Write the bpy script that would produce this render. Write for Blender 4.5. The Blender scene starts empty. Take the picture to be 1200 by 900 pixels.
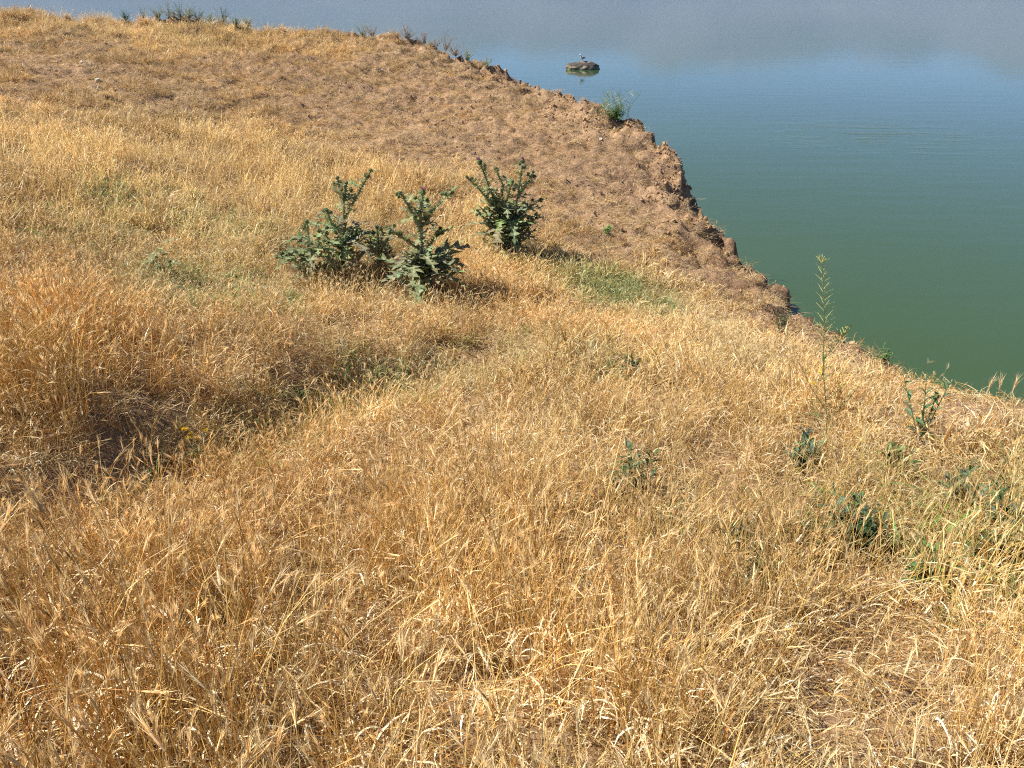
import bpy, math, random
import numpy as np
from mathutils import Vector, Matrix, Euler

R = math.radians
random.seed(7)
RNG = np.random.default_rng(11)
C = bpy.context.scene.collection
SC = bpy.context.scene

# ------------------------------------------------------------------ camera
EYE = Vector((0.0, 0.0, 4.2))
PITCH = R(25.95)
F = 933.3                      # focal length in photograph pixels (28 mm on 36 mm, 1200 px wide)
cd = bpy.data.cameras.new('camera')
cd.lens = 28.0; cd.sensor_width = 36.0; cd.clip_start = 0.05; cd.clip_end = 12000
cam = bpy.data.objects.new('camera', cd); C.objects.link(cam)
cam.location = EYE; cam.rotation_euler = (math.pi/2 - PITCH, 0, 0)
SC.camera = cam

# ------------------------------------------------------------------ sky, sun, exposure
SUN_EL = R(48)
SUN_AZ_VEC = Vector((-1.0, 0.08, 0)).normalized()      # towards the sun, seen from above
w = bpy.data.worlds.new('World'); SC.world = w; w.use_nodes = True
nt = w.node_tree; bg = nt.nodes['Background']
sky = nt.nodes.new('ShaderNodeTexSky'); sky.sky_type = 'NISHITA'; sky.sun_disc = False
sky.sun_elevation = SUN_EL
sky.sun_rotation = math.atan2(SUN_AZ_VEC.x, SUN_AZ_VEC.y)
sky.air_density = 0.5; sky.dust_density = 0.0; sky.ozone_density = 7.0
nt.links.new(sky.outputs[0], bg.inputs[0]); bg.inputs[1].default_value = 0.05
sl = bpy.data.lights.new('sun', 'SUN'); sl.energy = 5.0; sl.angle = R(0.5); sl.color = (1.0, 0.93, 0.82)
so = bpy.data.objects.new('sun', sl); C.objects.link(so)
sd = Vector((SUN_AZ_VEC.x*math.cos(SUN_EL), SUN_AZ_VEC.y*math.cos(SUN_EL), math.sin(SUN_EL)))
so.rotation_euler = sd.to_track_quat('Z', 'Y').to_euler(); so.location = (-20, 0, 30)
vs = SC.view_settings
vs.view_transform = 'Standard'; vs.look = 'None'; vs.gamma = 1.0; vs.use_curve_mapping = False
vs.exposure = 1.2
SC.cycles.use_denoising = False; SC.cycles.pixel_filter_type = 'BLACKMAN_HARRIS'; SC.cycles.filter_width = 1.15
SC.cycles.volume_bounces = 0; SC.cycles.max_bounces = 6; SC.cycles.transparent_max_bounces = 8

# ------------------------------------------------------------------ helpers
def link(o, parent=None):
    C.objects.link(o)
    if parent is not None: o.parent = parent
    return o

def tag(o, label=None, cat=None, group=None, kind=None):
    if label: o['label'] = label
    if cat: o['category'] = cat
    if group: o['group'] = group
    if kind: o['kind'] = kind
    return o

def thing(name, loc, label, cat, group=None, rz=0.0):
    o = bpy.data.objects.new(name, None); o.empty_display_size = 0.1
    o.location = loc; o.rotation_euler = (0, 0, rz); link(o)
    return tag(o, label, cat, group)

class MB:
    """collects faces with a colour per vertex"""
    def __init__(s): s.v = []; s.f = []; s.c = []
    def add(s, vs_, fs_, col):
        b = len(s.v); s.v.extend([tuple(p) for p in vs_]); s.f.extend([tuple(i+b for i in f) for f in fs_])
        if isinstance(col, list): s.c.extend(col)
        else: s.c.extend([tuple(col)]*len(vs_))
    def mesh(s, name, mats, smooth=False):
        me = bpy.data.meshes.new(name); me.from_pydata(s.v, [], s.f)
        ca = me.attributes.new('col', 'FLOAT_COLOR', 'POINT')
        arr = np.ones((len(s.v), 4), np.float32)
        if s.v: arr[:, :3] = np.array(s.c, np.float32)[:, :3]
        ca.data.foreach_set('color', arr.ravel())
        for m in (mats if isinstance(mats, (list, tuple)) else [mats]): me.materials.append(m)
        if smooth: me.polygons.foreach_set('use_smooth', [True]*len(me.polygons))
        me.update(); return me
    def obj(s, name, mats, parent=None, smooth=False):
        return link(bpy.data.objects.new(name, s.mesh(name, mats, smooth)), parent)
    def tube(s, pts, radii, col, n=5, cap=True):
        pts = [Vector(p) for p in pts]; V = []; Fc = []
        up = Vector((0.13, 0.31, 0.94))
        for i, p in enumerate(pts):
            d = (pts[min(i+1, len(pts)-1)] - pts[max(i-1, 0)]).normalized()
            a = d.cross(up)
            if a.length < 1e-3: a = d.cross(Vector((1, 0, 0)))
            a.normalize(); b = d.cross(a)
            for k in range(n):
                t = 2*math.pi*k/n
                V.append(p + (a*math.cos(t) + b*math.sin(t))*radii[i])
        for i in range(len(pts)-1):
            for k in range(n):
                k2 = (k+1) % n
                Fc.append((i*n+k, i*n+k2, (i+1)*n+k2, (i+1)*n+k))
        if cap: Fc.append(tuple(range((len(pts)-1)*n, len(pts)*n)))
        s.add(V, Fc, col)
    def ribbon(s, pts, widths, side, col, fold=0.0):
        pts = [Vector(p) for p in pts]; V = []; Fc = []
        for i, p in enumerate(pts):
            d = (pts[min(i+1, len(pts)-1)] - pts[max(i-1, 0)]).normalized()
            sv = side[i] if isinstance(side, list) else side
            a = (sv - d*sv.dot(d))
            if a.length < 1e-4: a = d.orthogonal()
            a.normalize(); nrm = d.cross(a)
            V += [p - a*widths[i] + nrm*fold*widths[i], p + a*widths[i] + nrm*fold*widths[i]]
            if fold: V.append(p)
        k = 3 if fold else 2
        for i in range(len(pts)-1):
            b, c = i*k, (i+1)*k
            if fold:
                Fc += [(b, b+2, c+2, c), (b+2, b+1, c+1, c+2)]
            else: Fc.append((b, b+1, c+1, c))
        s.add(V, Fc, col)
    def tri(s, a, b, c, col): s.add([a, b, c], [(0, 1, 2)], col)

# value noise in numpy
def _h(ix, iy, seed):
    n = (ix.astype(np.int64)*374761393 + iy.astype(np.int64)*668265263 + seed*982451653) & 0x7fffffff
    n = (n ^ (n >> 13))*1274126177 & 0x7fffffff
    n = (n ^ (n >> 16)) & 0xffff
    return n/65535.0
def vn(x, y, seed=0):
    ix = np.floor(x); iy = np.floor(y); fx = x-ix; fy = y-iy
    fx = fx*fx*fx*(fx*(fx*6-15)+10); fy = fy*fy*fy*(fy*(fy*6-15)+10)
    a = _h(ix, iy, seed); b = _h(ix+1, iy, seed); c = _h(ix, iy+1, seed); d = _h(ix+1, iy+1, seed)
    return (a*(1-fx)+b*fx)*(1-fy) + (c*(1-fx)+d*fx)*fy - 0.5
def fbm(x, y, oct_=4, seed=0, gain=0.5):
    t = 0; a = 1.0; ca, sa = math.cos(0.6), math.sin(0.6)
    for i in range(oct_):
        t = t + a*vn(x, y, seed+i*17); a *= gain
        x, y = (x*ca - y*sa)*2.03+7.3, (x*sa + y*ca)*2.03-3.1
    return t

# ------------------------------------------------------------------ the lie of the land
cP, sP = math.cos(PITCH), math.sin(PITCH)
def ray(u, v):
    x = (u-600)/F; yu = (450-v)/F
    return Vector((x, cP + yu*sP, -sP + yu*cP))
def world(u, v, D):
    d = ray(u, v).normalized(); return EYE + d*D
# bank edge, surveyed from the near right round the mound
EDGE_PX = [(1290,474,4.9),(1180,472,5.2),(1100,456,5.9),(1020,410,6.7),(930,362,7.8),(895,325,8.6),(862,288,9.3),(828,256,10.0),
           (800,225,10.7),(790,196,11.3),(770,163,12.2),(745,142,12.9),(700,118,14.0),(600,86,15.8),(530,62,16.8),(480,45,17.4),(380,33,18.2),
           (230,22,19.2),(100,16,20.0),(0,14,20.6)]
EDGE = [world(*e) for e in EDGE_PX]
CTRL_PX = [(0,900,2.35),(300,900,2.3),(600,900,2.25),(900,900,2.3),(1200,900,2.35),(0,750,2.85),(600,750,2.8),(1200,750,2.9),
 (600,600,3.55),(300,640,3.4),(900,600,3.6),(1200,600,3.7),(600,500,4.4),(800,450,4.95),(1000,500,4.3),
 (0,640,3.3),(0,560,3.8),(110,560,3.8),(240,522,4.15),(360,468,4.8),(470,436,5.3),(570,425,5.35),
 (0,440,4.6),(150,420,4.9),(300,400,5.3),(420,385,5.8),(520,375,6.1),(0,360,5.8),(200,360,6.1),
 (600,340,6.9),(600,400,5.7),(700,380,6.3),
 (0,300,7.0),(200,300,7.4),(0,200,9.7),(200,200,10.2),(0,150,11.8),(200,150,12.4),(0,80,15.0),(200,80,15.6),(100,40,18.4),(300,50,17.6),
 (400,250,8.9),(400,180,11.2),(400,100,14.6),(600,300,7.9),(600,250,9.2),(600,200,10.8),(600,150,12.8),
 (700,340,7.3),(800,340,7.7),(800,390,6.4),(900,430,5.6),(750,250,9.4),(700,200,10.9),(840,320,8.1)]
pts = [world(*p) for p in CTRL_PX] + EDGE
pts += [Vector(p) for p in [(0,-1,2.5),(3,-2,2.35),(-3,-2,2.6),(-6,-4,3.0),(6,-4,2.2),(0,-8,2.9),(-8,0,3.0),(-12,4,3.0),(-18,8,3.2),(-26,14,3.5),
        (-26,22,3.4),(-26,2,3.4),(-20,30,2.6),(-8,30,2.4),(-30,-8,3.4),(7,1,2.0),(9,-3,1.9),(10,3.4,1.6),(-14,14,3.4)]]
P = np.array([tuple(p) for p in pts])
def tps_fit(xy, z, lam):
    n = len(xy); d2 = ((xy[:, None]-xy[None])**2).sum(-1); K = np.where(d2 > 0, d2*np.log(d2+1e-12)*0.5, 0)
    A = np.zeros((n+3, n+3)); A[:n, :n] = K + lam*np.eye(n); A[:n, n] = 1; A[:n, n+1:] = xy; A[n, :n] = 1; A[n+1:, :n] = xy.T
    return np.linalg.solve(A, np.r_[z, 0, 0, 0])
TW = tps_fit(P[:, :2], P[:, 2], 0.02)
def top(x, y):
    x = np.asarray(x, float); y = np.asarray(y, float); sh = x.shape; x = x.ravel(); y = y.ravel(); out = np.empty(len(x)); n = len(P)
    for s in range(0, len(x), 60000):
        xx = x[s:s+60000]; yy = y[s:s+60000]
        d2 = (xx[:, None]-P[None, :, 0])**2 + (yy[:, None]-P[None, :, 1])**2
        out[s:s+60000] = (d2*np.log(d2+1e-12)*0.5)@TW[:n] + TW[n] + TW[n+1]*xx + TW[n+2]*yy
    return out.reshape(sh)
# closed land outline (plan)
OUT = [(12.0, 3.0), (7.5, 4.0)] + [(e.x, e.y) for e in EDGE] + [(-17, 20.5), (-24, 21.5), (-45, 23), (-60, -20), (30, -20), (16, -4)]
OUT = np.array(OUT)
def sdist(x, y):
    """signed distance to the bank edge: negative on land"""
    x = np.asarray(x, float); y = np.asarray(y, float)
    best = np.full(x.shape, 1e9); ins = np.zeros(x.shape, bool); n = len(OUT)
    for i in range(n):
        ax, ay = OUT[i]; bx, by = OUT[(i+1) % n]; dx, dy = bx-ax, by-ay
        t = np.clip(((x-ax)*dx + (y-ay)*dy)/(dx*dx+dy*dy), 0, 1)
        best = np.minimum(best, np.hypot(x-ax-t*dx, y-ay-t*dy))
        cnd = ((ay > y) != (by > y)); xi = ax + (y-ay)*dx/(dy if abs(dy) > 1e-9 else 1e-9)
        ins ^= cnd & (x < xi)
    return np.where(ins, -best, best)
def smooth(a, b, x):
    t = np.clip((x-a)/(b-a), 0, 1); return t*t*(3-2*t)
DITCH = None
def ground(x, y):
    x = np.asarray(x, float); y = np.asarray(y, float)
    z = top(x, y)
    if DITCH is not None:
        best = np.full(x.shape, 1e9)
        for (ax, ay), (bx, by) in zip(DITCH[:-1], DITCH[1:]):
            dx, dy = bx-ax, by-ay; t = np.clip(((x-ax)*dx + (y-ay)*dy)/(dx*dx+dy*dy), 0, 1)
            best = np.minimum(best, np.hypot(x-ax-t*dx, y-ay-t*dy))
        z = z - 0.17*np.exp(-(best/0.28)**2)*(1+.5*vn(x*1.3, y*1.3, 77))
    d = sdist(x, y) - 0.20 + 0.10*fbm(x*1.3, y*1.3, 4, 5, .4) + 0.03*np.abs(fbm(x*5, y*5, 2, 9))
    far = smooth(5.5, 8.5, y)                         # the bare mound
    z = z + far*(0.10*fbm(x*0.9, y*0.9, 3, 21) + 0.05*fbm(x*3.1, y*3.1, 4, 23) + 0.075*fbm(x*7.5, y*7.5, 3, 25, .7))
    z = z + 0.03*fbm(x*4, y*4, 3, 31)
    # rills and broken ground close to the scarp
    k = smooth(-1.5, -0.1, d)*smooth(4.5, 6.5, y)
    z = z - k*0.22*smooth(0.05, 0.35, np.abs(fbm(x*1.1+y*0.25, y*2.3, 3, 41))) + k*0.11*fbm(x*6, y*6, 3, 43)
    rnd = smooth(-0.5, 0.15, d)*0.10
    d1 = d + 0.10 + 0.22*fbm(x*1.5+9, y*1.5, 3, 49); mz = smooth(5.5, 8, y)*smooth(17, 14, y)
    drop = np.maximum(d-.18*mz, 0)*3.0 + rnd + mz*0.34*smooth(0, 0.10, d1) + mz*.30*np.maximum(d1, 0)
    drop = drop + smooth(-.1, .6, d)*0.5*fbm(x*1.8, y*1.8, 4, 47) + smooth(-.15, .2, d)*mz*.11*fbm(x*6, y*6, 3, 51)
    return np.maximum(z - drop, -1.2 + 0.1*fbm(x, y, 2, 3))
def at(u, v):
    """the point of the ground that a survey line from the eye meets"""
    d = ray(u, v).normalized(); t = np.linspace(1.2, 26, 700)
    px = EYE.x + d.x*t; py = EYE.y + d.y*t; pz = EYE.z + d.z*t
    g = ground(px, py); i = np.argmax(pz < g)
    if not (pz < g).any(): i = np.argmin(pz-g)
    return Vector((px[i], py[i], float(g[i])))

DITCH = [tuple(at(u, v)[:2]) for u, v in ((-120, 640), (0, 605), (110, 575), (240, 530), (360, 476), (470, 440), (560, 430))]

# ------------------------------------------------------------------ materials
def mat(name):
    m = bpy.data.materials.new(name); m.use_nodes = True; n = m.node_tree; n.nodes.clear()
    out = n.nodes.new('ShaderNodeOutputMaterial'); return m, n, out
def nd(n, t, **kw):
    x = n.nodes.new(t)
    for k, v in kw.items(): setattr(x, k, v)
    return x
def ramp(n, stops, fac):
    r = nd(n, 'ShaderNodeValToRGB'); e = r.color_ramp.elements
    while len(e) < len(stops): e.new(0.5)
    for el, (p, c) in zip(e, stops): el.position = p; el.color = (*c, 1) if len(c) == 3 else c
    n.links.new(fac, r.inputs[0]); return r
def noise(n, vec, scale, detail=5, rough=0.55):
    t = nd(n, 'ShaderNodeTexNoise'); t.inputs['Scale'].default_value = scale; t.inputs['Detail'].default_value = detail
    t.inputs['Roughness'].default_value = rough
    if vec is not None: n.links.new(vec, t.inputs['Vector'])
    return t
def mixc(n, fac, a, b, mode='MIX'):
    m = nd(n, 'ShaderNodeMix', data_type='RGBA', blend_type=mode)
    for i, s in ((0, fac), (6, a), (7, b)):
        if isinstance(s, (float, int)): m.inputs[i].default_value = s
        elif isinstance(s, tuple): m.inputs[i].default_value = (*s, 1)
        else: n.links.new(s, m.inputs[i])
    return m.outputs[2]

def leaf_mat(name, transl=0.3, rough=0.5, inst=True, spec=0.3):
    m, n, out = mat(name)
    a = nd(n, 'ShaderNodeAttribute', attribute_name='col')
    col = a.outputs['Color']
    if inst:
        t = nd(n, 'ShaderNodeAttribute', attribute_name='tint', attribute_type='INSTANCER')
        col = mixc(n, 1.0, col, t.outputs['Color'], 'MULTIPLY')
    else:
        g = nd(n, 'ShaderNodeNewGeometry')
        nz = noise(n, g.outputs['Position'], 60, 3)
        r = ramp(n, [(0.3, (0.75, 0.78, 0.7)), (0.7, (1.2, 1.15, 1.1))], nz.outputs[0])
        col = mixc(n, 1.0, col, r.outputs[0], 'MULTIPLY')
    b = nd(n, 'ShaderNodeBsdfPrincipled'); b.inputs['Roughness'].default_value = rough
    b.inputs['Specular IOR Level'].default_value = spec
    n.links.new(col, b.inputs['Base Color'])
    tr = nd(n, 'ShaderNodeBsdfTranslucent'); n.links.new(col, tr.inputs[0])
    mx = nd(n, 'ShaderNodeMixShader'); mx.inputs[0].default_value = transl
    n.links.new(b.outputs[0], mx.inputs[1]); n.links.new(tr.outputs[0], mx.inputs[2]); n.links.new(mx.outputs[0], out.inputs[0])
    return m
M_GRASS = leaf_mat('dry_grass_straw', 0.30, 0.42)
M_GREEN = leaf_mat('green_leaf', 0.25, 0.5, inst=False)
M_THIS = leaf_mat('thistle_leaf', 0.30, 0.6, inst=False, spec=0.12)

def vmat(name, rough=0.8, scale=20.0, lo=0.75, hi=1.2, bump=0.3, dist=0.01):
    m, n, out = mat(name)
    a = nd(n, 'ShaderNodeAttribute', attribute_name='col'); tc = nd(n, 'ShaderNodeTexCoord')
    nz = noise(n, tc.outputs['Object'], scale, 6, 0.65)
    r = ramp(n, [(0.3, (lo, lo, lo)), (0.7, (hi, hi, hi))], nz.outputs[0])
    b = nd(n, 'ShaderNodeBsdfPrincipled'); b.inputs['Roughness'].default_value = rough
    n.links.new(mixc(n, 1.0, a.outputs['Color'], r.outputs[0], 'MULTIPLY'), b.inputs['Base Color'])
    bp = nd(n, 'ShaderNodeBump'); bp.inputs['Strength'].default_value = bump; bp.inputs['Distance'].default_value = dist
    n.links.new(nz.outputs[0], bp.inputs['Height']); n.links.new(bp.outputs[0], b.inputs['Normal'])
    n.links.new(b.outputs[0], out.inputs[0]); return m
M_VERT = vmat('plain_matte')

# earth
m, n, out = mat('dry_earth')
g = nd(n, 'ShaderNodeNewGeometry'); pos = g.outputs['Position']
n1 = noise(n, pos, 0.7, 5, 0.6); n2 = noise(n, pos, 9.0, 8, 0.7); n3 = noise(n, pos, 45.0, 6, 0.7)
c1 = ramp(n, [(0.3, (0.21, 0.135, 0.088)), (0.5, (0.30, 0.20, 0.128)), (0.7, (0.40, 0.275, 0.178))], n1.outputs[0])
c2 = ramp(n, [(0.32, (0.42, 0.38, 0.35)), (0.48, (1.0, 0.98, 0.96)), (0.68, (1.35, 1.32, 1.25))], n2.outputs[0])
col = mixc(n, 1.0, c1.outputs[0], c2.outputs[0], 'MULTIPLY')
c3 = ramp(n, [(0.32, (0.6, 0.58, 0.55)), (0.5, (1, 1, 1)), (0.7, (1.2, 1.2, 1.15))], n3.outputs[0])
col = mixc(n, 0.8, col, mixc(n, 1.0, col, c3.outputs[0], 'MULTIPLY'))
# bits of straw trodden into the soil where grass grew
a = nd(n, 'ShaderNodeAttribute', attribute_name='cover')
vor = noise(n, pos, 28.0, 8, 0.75)
rr = ramp(n, [(0.47, (0, 0, 0)), (0.60, (1, 1, 1))], vor.outputs[0])
mm = nd(n, 'ShaderNodeMath', operation='MULTIPLY'); n.links.new(rr.outputs[0], mm.inputs[0]); n.links.new(a.outputs['Fac'], mm.inputs[1])
col = mixc(n, mm.outputs[0], col, (0.34, 0.225, 0.11))
b = nd(n, 'ShaderNodeBsdfPrincipled'); b.inputs['Roughness'].default_value = 0.95; b.inputs['Specular IOR Level'].default_value = 0.15
n.links.new(col, b.inputs['Base Color'])
ad = nd(n, 'ShaderNodeMath', operation='MULTIPLY_ADD'); ad.inputs[1].default_value = 0.35
n.links.new(n3.outputs[0], ad.inputs[0]); n.links.new(n2.outputs[0], ad.inputs[2])
bp = nd(n, 'ShaderNodeBump'); bp.inputs['Strength'].default_value = 0.9; bp.inputs['Distance'].default_value = 0.07
n.links.new(ad.outputs[0], bp.inputs['Height']); n.links.new(bp.outputs[0], b.inputs['Normal'])
n.links.new(b.outputs[0], out.inputs[0]); M_EARTH = m

# lake water
m, n, out = mat('lake_water')
g = nd(n, 'ShaderNodeNewGeometry')
def mapped(sx, sy, rz=0.0):
    mp = nd(n, 'ShaderNodeMapping'); mp.inputs['Scale'].default_value = (sx, sy, 1); mp.inputs['Rotation'].default_value = (0, 0, rz)
    n.links.new(g.outputs['Position'], mp.inputs[0]); return mp.outputs[0]
big = noise(n, mapped(0.03, 0.05), 1.0, 3)
cc = ramp(n, [(0.3, (0.032, 0.062, 0.019)), (0.7, (0.044, 0.078, 0.030))], big.outputs[0])
b = nd(n, 'ShaderNodeBsdfPrincipled'); b.inputs['Roughness'].default_value = 0.04; b.inputs['IOR'].default_value = 1.333
n.links.new(cc.outputs[0], b.inputs['Base Color'])
w1 = noise(n, mapped(0.35, 1.1, 0.05), 1.0, 3, 0.5)
w2 = noise(n, mapped(1.6, 4.5, -0.1), 1.0, 3, 0.5)
pm = ramp(n, [(0.42, (0.15, 0.15, 0.15)), (0.62, (1, 1, 1))], noise(n, mapped(0.015, 0.09), 1.0, 3).outputs[0])
mu = nd(n, 'ShaderNodeMath', operation='MULTIPLY'); n.links.new(w2.outputs[0], mu.inputs[0]); n.links.new(pm.outputs[0], mu.inputs[1])
m3 = nd(n, 'ShaderNodeMath', operation='MULTIPLY_ADD'); m3.inputs[1].default_value = 0.25
n.links.new(mu.outputs[0], m3.inputs[0]); n.links.new(w1.outputs[0], m3.inputs[2])
pc = EYE + ray(1030, 160)*(-EYE.z/ray(1030, 160).z)          # a catspaw of wind on the water
sb = nd(n, 'ShaderNodeVectorMath', operation='SUBTRACT'); n.links.new(g.outputs['Position'], sb.inputs[0]); sb.inputs[1].default_value = tuple(pc)
sc_ = nd(n, 'ShaderNodeVectorMath', operation='MULTIPLY'); n.links.new(sb.outputs[0], sc_.inputs[0]); sc_.inputs[1].default_value = (.22, .22, 0)
ln = nd(n, 'ShaderNodeVectorMath', operation='LENGTH'); n.links.new(sc_.outputs[0], ln.inputs[0])
cr_ = ramp(n, [(0.0, (1, 1, 1)), (1.0, (0, 0, 0))], ln.outputs['Value'])
pn = ramp(n, [(0.5, (0, 0, 0)), (0.62, (1, 1, 1))], noise(n, mapped(.5, 1.3), 1.0, 4, .6).outputs[0])
w3 = noise(n, mapped(4.5, 9.0), 1.0, 2, .5)
q1 = nd(n, 'ShaderNodeMath', operation='MULTIPLY'); n.links.new(cr_.outputs[0], q1.inputs[0]); n.links.new(pn.outputs[0], q1.inputs[1])
q2 = nd(n, 'ShaderNodeMath', operation='MULTIPLY'); n.links.new(q1.outputs[0], q2.inputs[0]); n.links.new(w3.outputs[0], q2.inputs[1])
q3 = nd(n, 'ShaderNodeMath', operation='MULTIPLY_ADD'); q3.inputs[1].default_value = 3.0; n.links.new(q2.outputs[0], q3.inputs[0]); n.links.new(m3.outputs[0], q3.inputs[2]); m3 = q3
bp = nd(n, 'ShaderNodeBump'); bp.inputs['Strength'].default_value = 0.4; bp.inputs['Distance'].default_value = 0.022
n.links.new(m3.outputs[0], bp.inputs['Height']); n.links.new(bp.outputs[0], b.inputs['Normal'])
n.links.new(b.outputs[0], out.inputs[0]); M_WATER = m

# far hills
m, n, out = mat('far_hill_slope')
g = nd(n, 'ShaderNodeNewGeometry')
n1 = noise(n, g.outputs['Position'], 0.006, 6, 0.6)
c1 = ramp(n, [(0.35, (0.070, 0.075, 0.075)), (0.62, (0.10, 0.095, 0.09)), (0.74, (0.22, 0.20, 0.175))], n1.outputs[0])
b = nd(n, 'ShaderNodeBsdfDiffuse'); n.links.new(c1.outputs[0], b.inputs[0]); n.links.new(b.outputs[0], out.inputs[0]); M_HILL = m

# ------------------------------------------------------------------ vegetation survey: (u, v, height, cover, green)
VEG = [(100,880,.46,1,0),(600,880,.46,1,0),(1150,880,.36,1,0),(300,700,.42,1,0),(600,650,.40,1,0),(900,700,.34,1,.08),(1100,650,.28,.95,.4),
 (1180,590,.28,.9,.4),(1000,600,.28,.9,.35),(850,560,.28,1,.12),(700,520,.26,1,.08),(600,480,.22,.95,.10),(900,480,.25,.95,.06),(720,580,.28,1,.22),(820,520,.25,1,.16),(1050,500,.20,.9,.06),(1110,520,.16,.8,.1),
 (1150,505,.07,.3,.05),(1190,505,.04,.1,0),(1150,480,.04,.15,0),(1185,488,.03,.03,0),(1240,490,.03,.05,0),(1100,468,.08,.5,.1),(400,600,.32,1,.02),(300,590,.28,1,.03),(480,520,.24,1,.05),(150,650,.36,1,0),(20,700,.36,1,0),
 (60,592,.15,.55,.15),(150,572,.15,.55,.2),(250,530,.14,.5,.35),(350,482,.14,.5,.45),(450,446,.14,.6,.5),(540,436,.13,.6,.5),(620,430,.12,.7,.40),(720,425,.15,.8,.35),
 (50,500,.36,1,0),(200,470,.36,1,0),(330,425,.32,1,0),(60,420,.34,1,0),(450,395,.24,.95,0),(560,372,.2,.9,0),(250,385,.24,.9,.1),(650,380,.18,.95,0),(750,400,.18,.95,0),
 (850,425,.18,.95,0),(940,450,.18,.9,0),(60,340,.25,.95,.08),(230,350,.15,.85,.45),(130,240,.18,.85,.35),(250,265,.14,.85,.45),(40,230,.2,.95,.08),(60,180,.24,1,0),(200,180,.2,1,0),
 (300,205,.24,1,0),(350,240,.24,1,0),(450,235,.2,.9,0),(520,260,.18,.85,0),(450,330,.24,.95,0),(560,325,.2,.85,.05),(650,312,.16,.7,.45),(720,345,.12,.6,.95),(780,362,.12,.6,.55),
 (830,365,.12,.75,.05),(700,300,.07,.35,.1),(600,150,.04,.16,0),(700,200,.035,.12,0),(750,250,.03,.1,0),(850,320,.03,.08,0),(900,370,.05,.2,0),(500,120,.045,.26,0),
 (400,120,.05,.3,0),(300,100,.06,.45,0),(200,120,.06,.4,0),(100,90,.05,.3,0),(60,60,.07,.45,0),(20,110,.08,.6,0),(500,170,.045,.25,0),(400,160,.07,.45,0),(650,250,.05,.25,0),
 (980,410,.05,.25,0),(1040,440,.07,.4,.05),(100,28,.13,.9,.15),(250,35,.13,.9,.25),(400,50,.1,.65,0),(520,66,.06,.4,0),(600,98,.05,.25,0),(700,132,.035,.16,0),(800,245,.02,.04,0),
 (0,30,.12,.8,0),(0,140,.14,.8,0),(100,130,.10,.6,0),(120,150,.18,.9,0)]
VW = np.array([[*at(u, v)[:2], h, c, gr] for u, v, h, c, gr in VEG])
VW = np.vstack([VW, [[-8, 0, .35, 1, 0], [-3, -2, .38, 1, 0], [4, -2, .3, 1, .1], [0, -3, .38, 1, 0], [-15, 8, .25, .9, 0], [-20, 14, .15, .6, 0], [7, 1, .2, .7, 0], [-12, 5, .3, 1, .1]]])
def veg(x, y):
    x = np.asarray(x, float); y = np.asarray(y, float); res = np.zeros((len(x), 3))
    for s in range(0, len(x), 60000):
        d2 = (x[s:s+60000, None]-VW[None, :, 0])**2 + (y[s:s+60000, None]-VW[None, :, 1])**2
        wt = 1/(d2+0.02)**1.8
        res[s:s+60000] = (wt@VW[:, 2:])/wt.sum(1)[:, None]
    return res[:, 0], res[:, 1], res[:, 2]

# ------------------------------------------------------------------ ground sheet
def grid_mesh(name, xs, ys, zf, material, cover=False):
    X, Y = np.meshgrid(xs, ys); Z = zf(X, Y); nx, ny = len(xs), len(ys)
    me = bpy.data.meshes.new(name); co = np.stack([X, Y, Z], -1).reshape(-1, 3).astype(np.float32)
    i = np.arange(nx*ny).reshape(ny, nx); q = np.stack([i[:-1, :-1], i[:-1, 1:], i[1:, 1:], i[1:, :-1]], -1).reshape(-1, 4)
    me.vertices.add(len(co)); me.vertices.foreach_set('co', co.ravel())
    me.loops.add(q.size); me.loops.foreach_set('vertex_index', q.ravel().astype(np.int32))
    me.polygons.add(len(q)); me.polygons.foreach_set('loop_start', (np.arange(len(q))*4).astype(np.int32))
    me.polygons.foreach_set('loop_total', np.full(len(q), 4, np.int32)); me.polygons.foreach_set('use_smooth', np.ones(len(q), bool))
    me.update(calc_edges=True); me.materials.append(material)
    if cover:
        h, c, gr = veg(co[:, 0], co[:, 1]); at_ = me.attributes.new('cover', 'FLOAT', 'POINT')
        at_.data.foreach_set('value', np.clip(c*1.4, 0, 1).astype(np.float32))
    return link(bpy.data.objects.new(name, me))
xs = np.r_[np.arange(-46, -14, 0.3), np.arange(-14, 9, 0.045), np.arange(9, 18, 0.2)]
ys = np.r_[np.arange(-12, 0, 0.2), np.arange(0, 21, 0.045), np.arange(21, 30, 0.2)]
gnd = grid_mesh('ground', xs, ys, ground, M_EARTH, cover=True)
tag(gnd, 'dry brown earth bank and eroded mound above the lake', 'ground', kind='structure')

# lake
me = bpy.data.meshes.new('lake')
me.from_pydata([(-3900, -300, 0), (3900, -300, 0), (3900, 3600, 0), (-3900, 3600, 0)], [], [(0, 1, 2, 3)]); me.materials.append(M_WATER)
lake = link(bpy.data.objects.new('lake', me)); tag(lake, 'calm green and blue lake water below the bank', 'lake', kind='structure')

# hills of the far shore, standing round the lake
def hillz(X, Y):
    r = np.hypot(X, Y); a = np.arctan2(X, Y)
    t = smooth(1700, 2500, r + 150*fbm(a*6, r*0.001, 3, 61))
    hgt = 150 + 60*fbm(a*7+3, r*0.0007, 4, 63)
    return -4 + t*hgt*(1+0.35*fbm(X*0.004, Y*0.004, 4, 65)) 
hx = np.arange(-3800, 3801, 50.0); hy = np.arange(100, 3500, 50.0)
hill = grid_mesh('far_hills', hx, hy, hillz, M_HILL)
tag(hill, 'pale dry hills of the far shore', 'hills', kind='structure')

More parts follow.
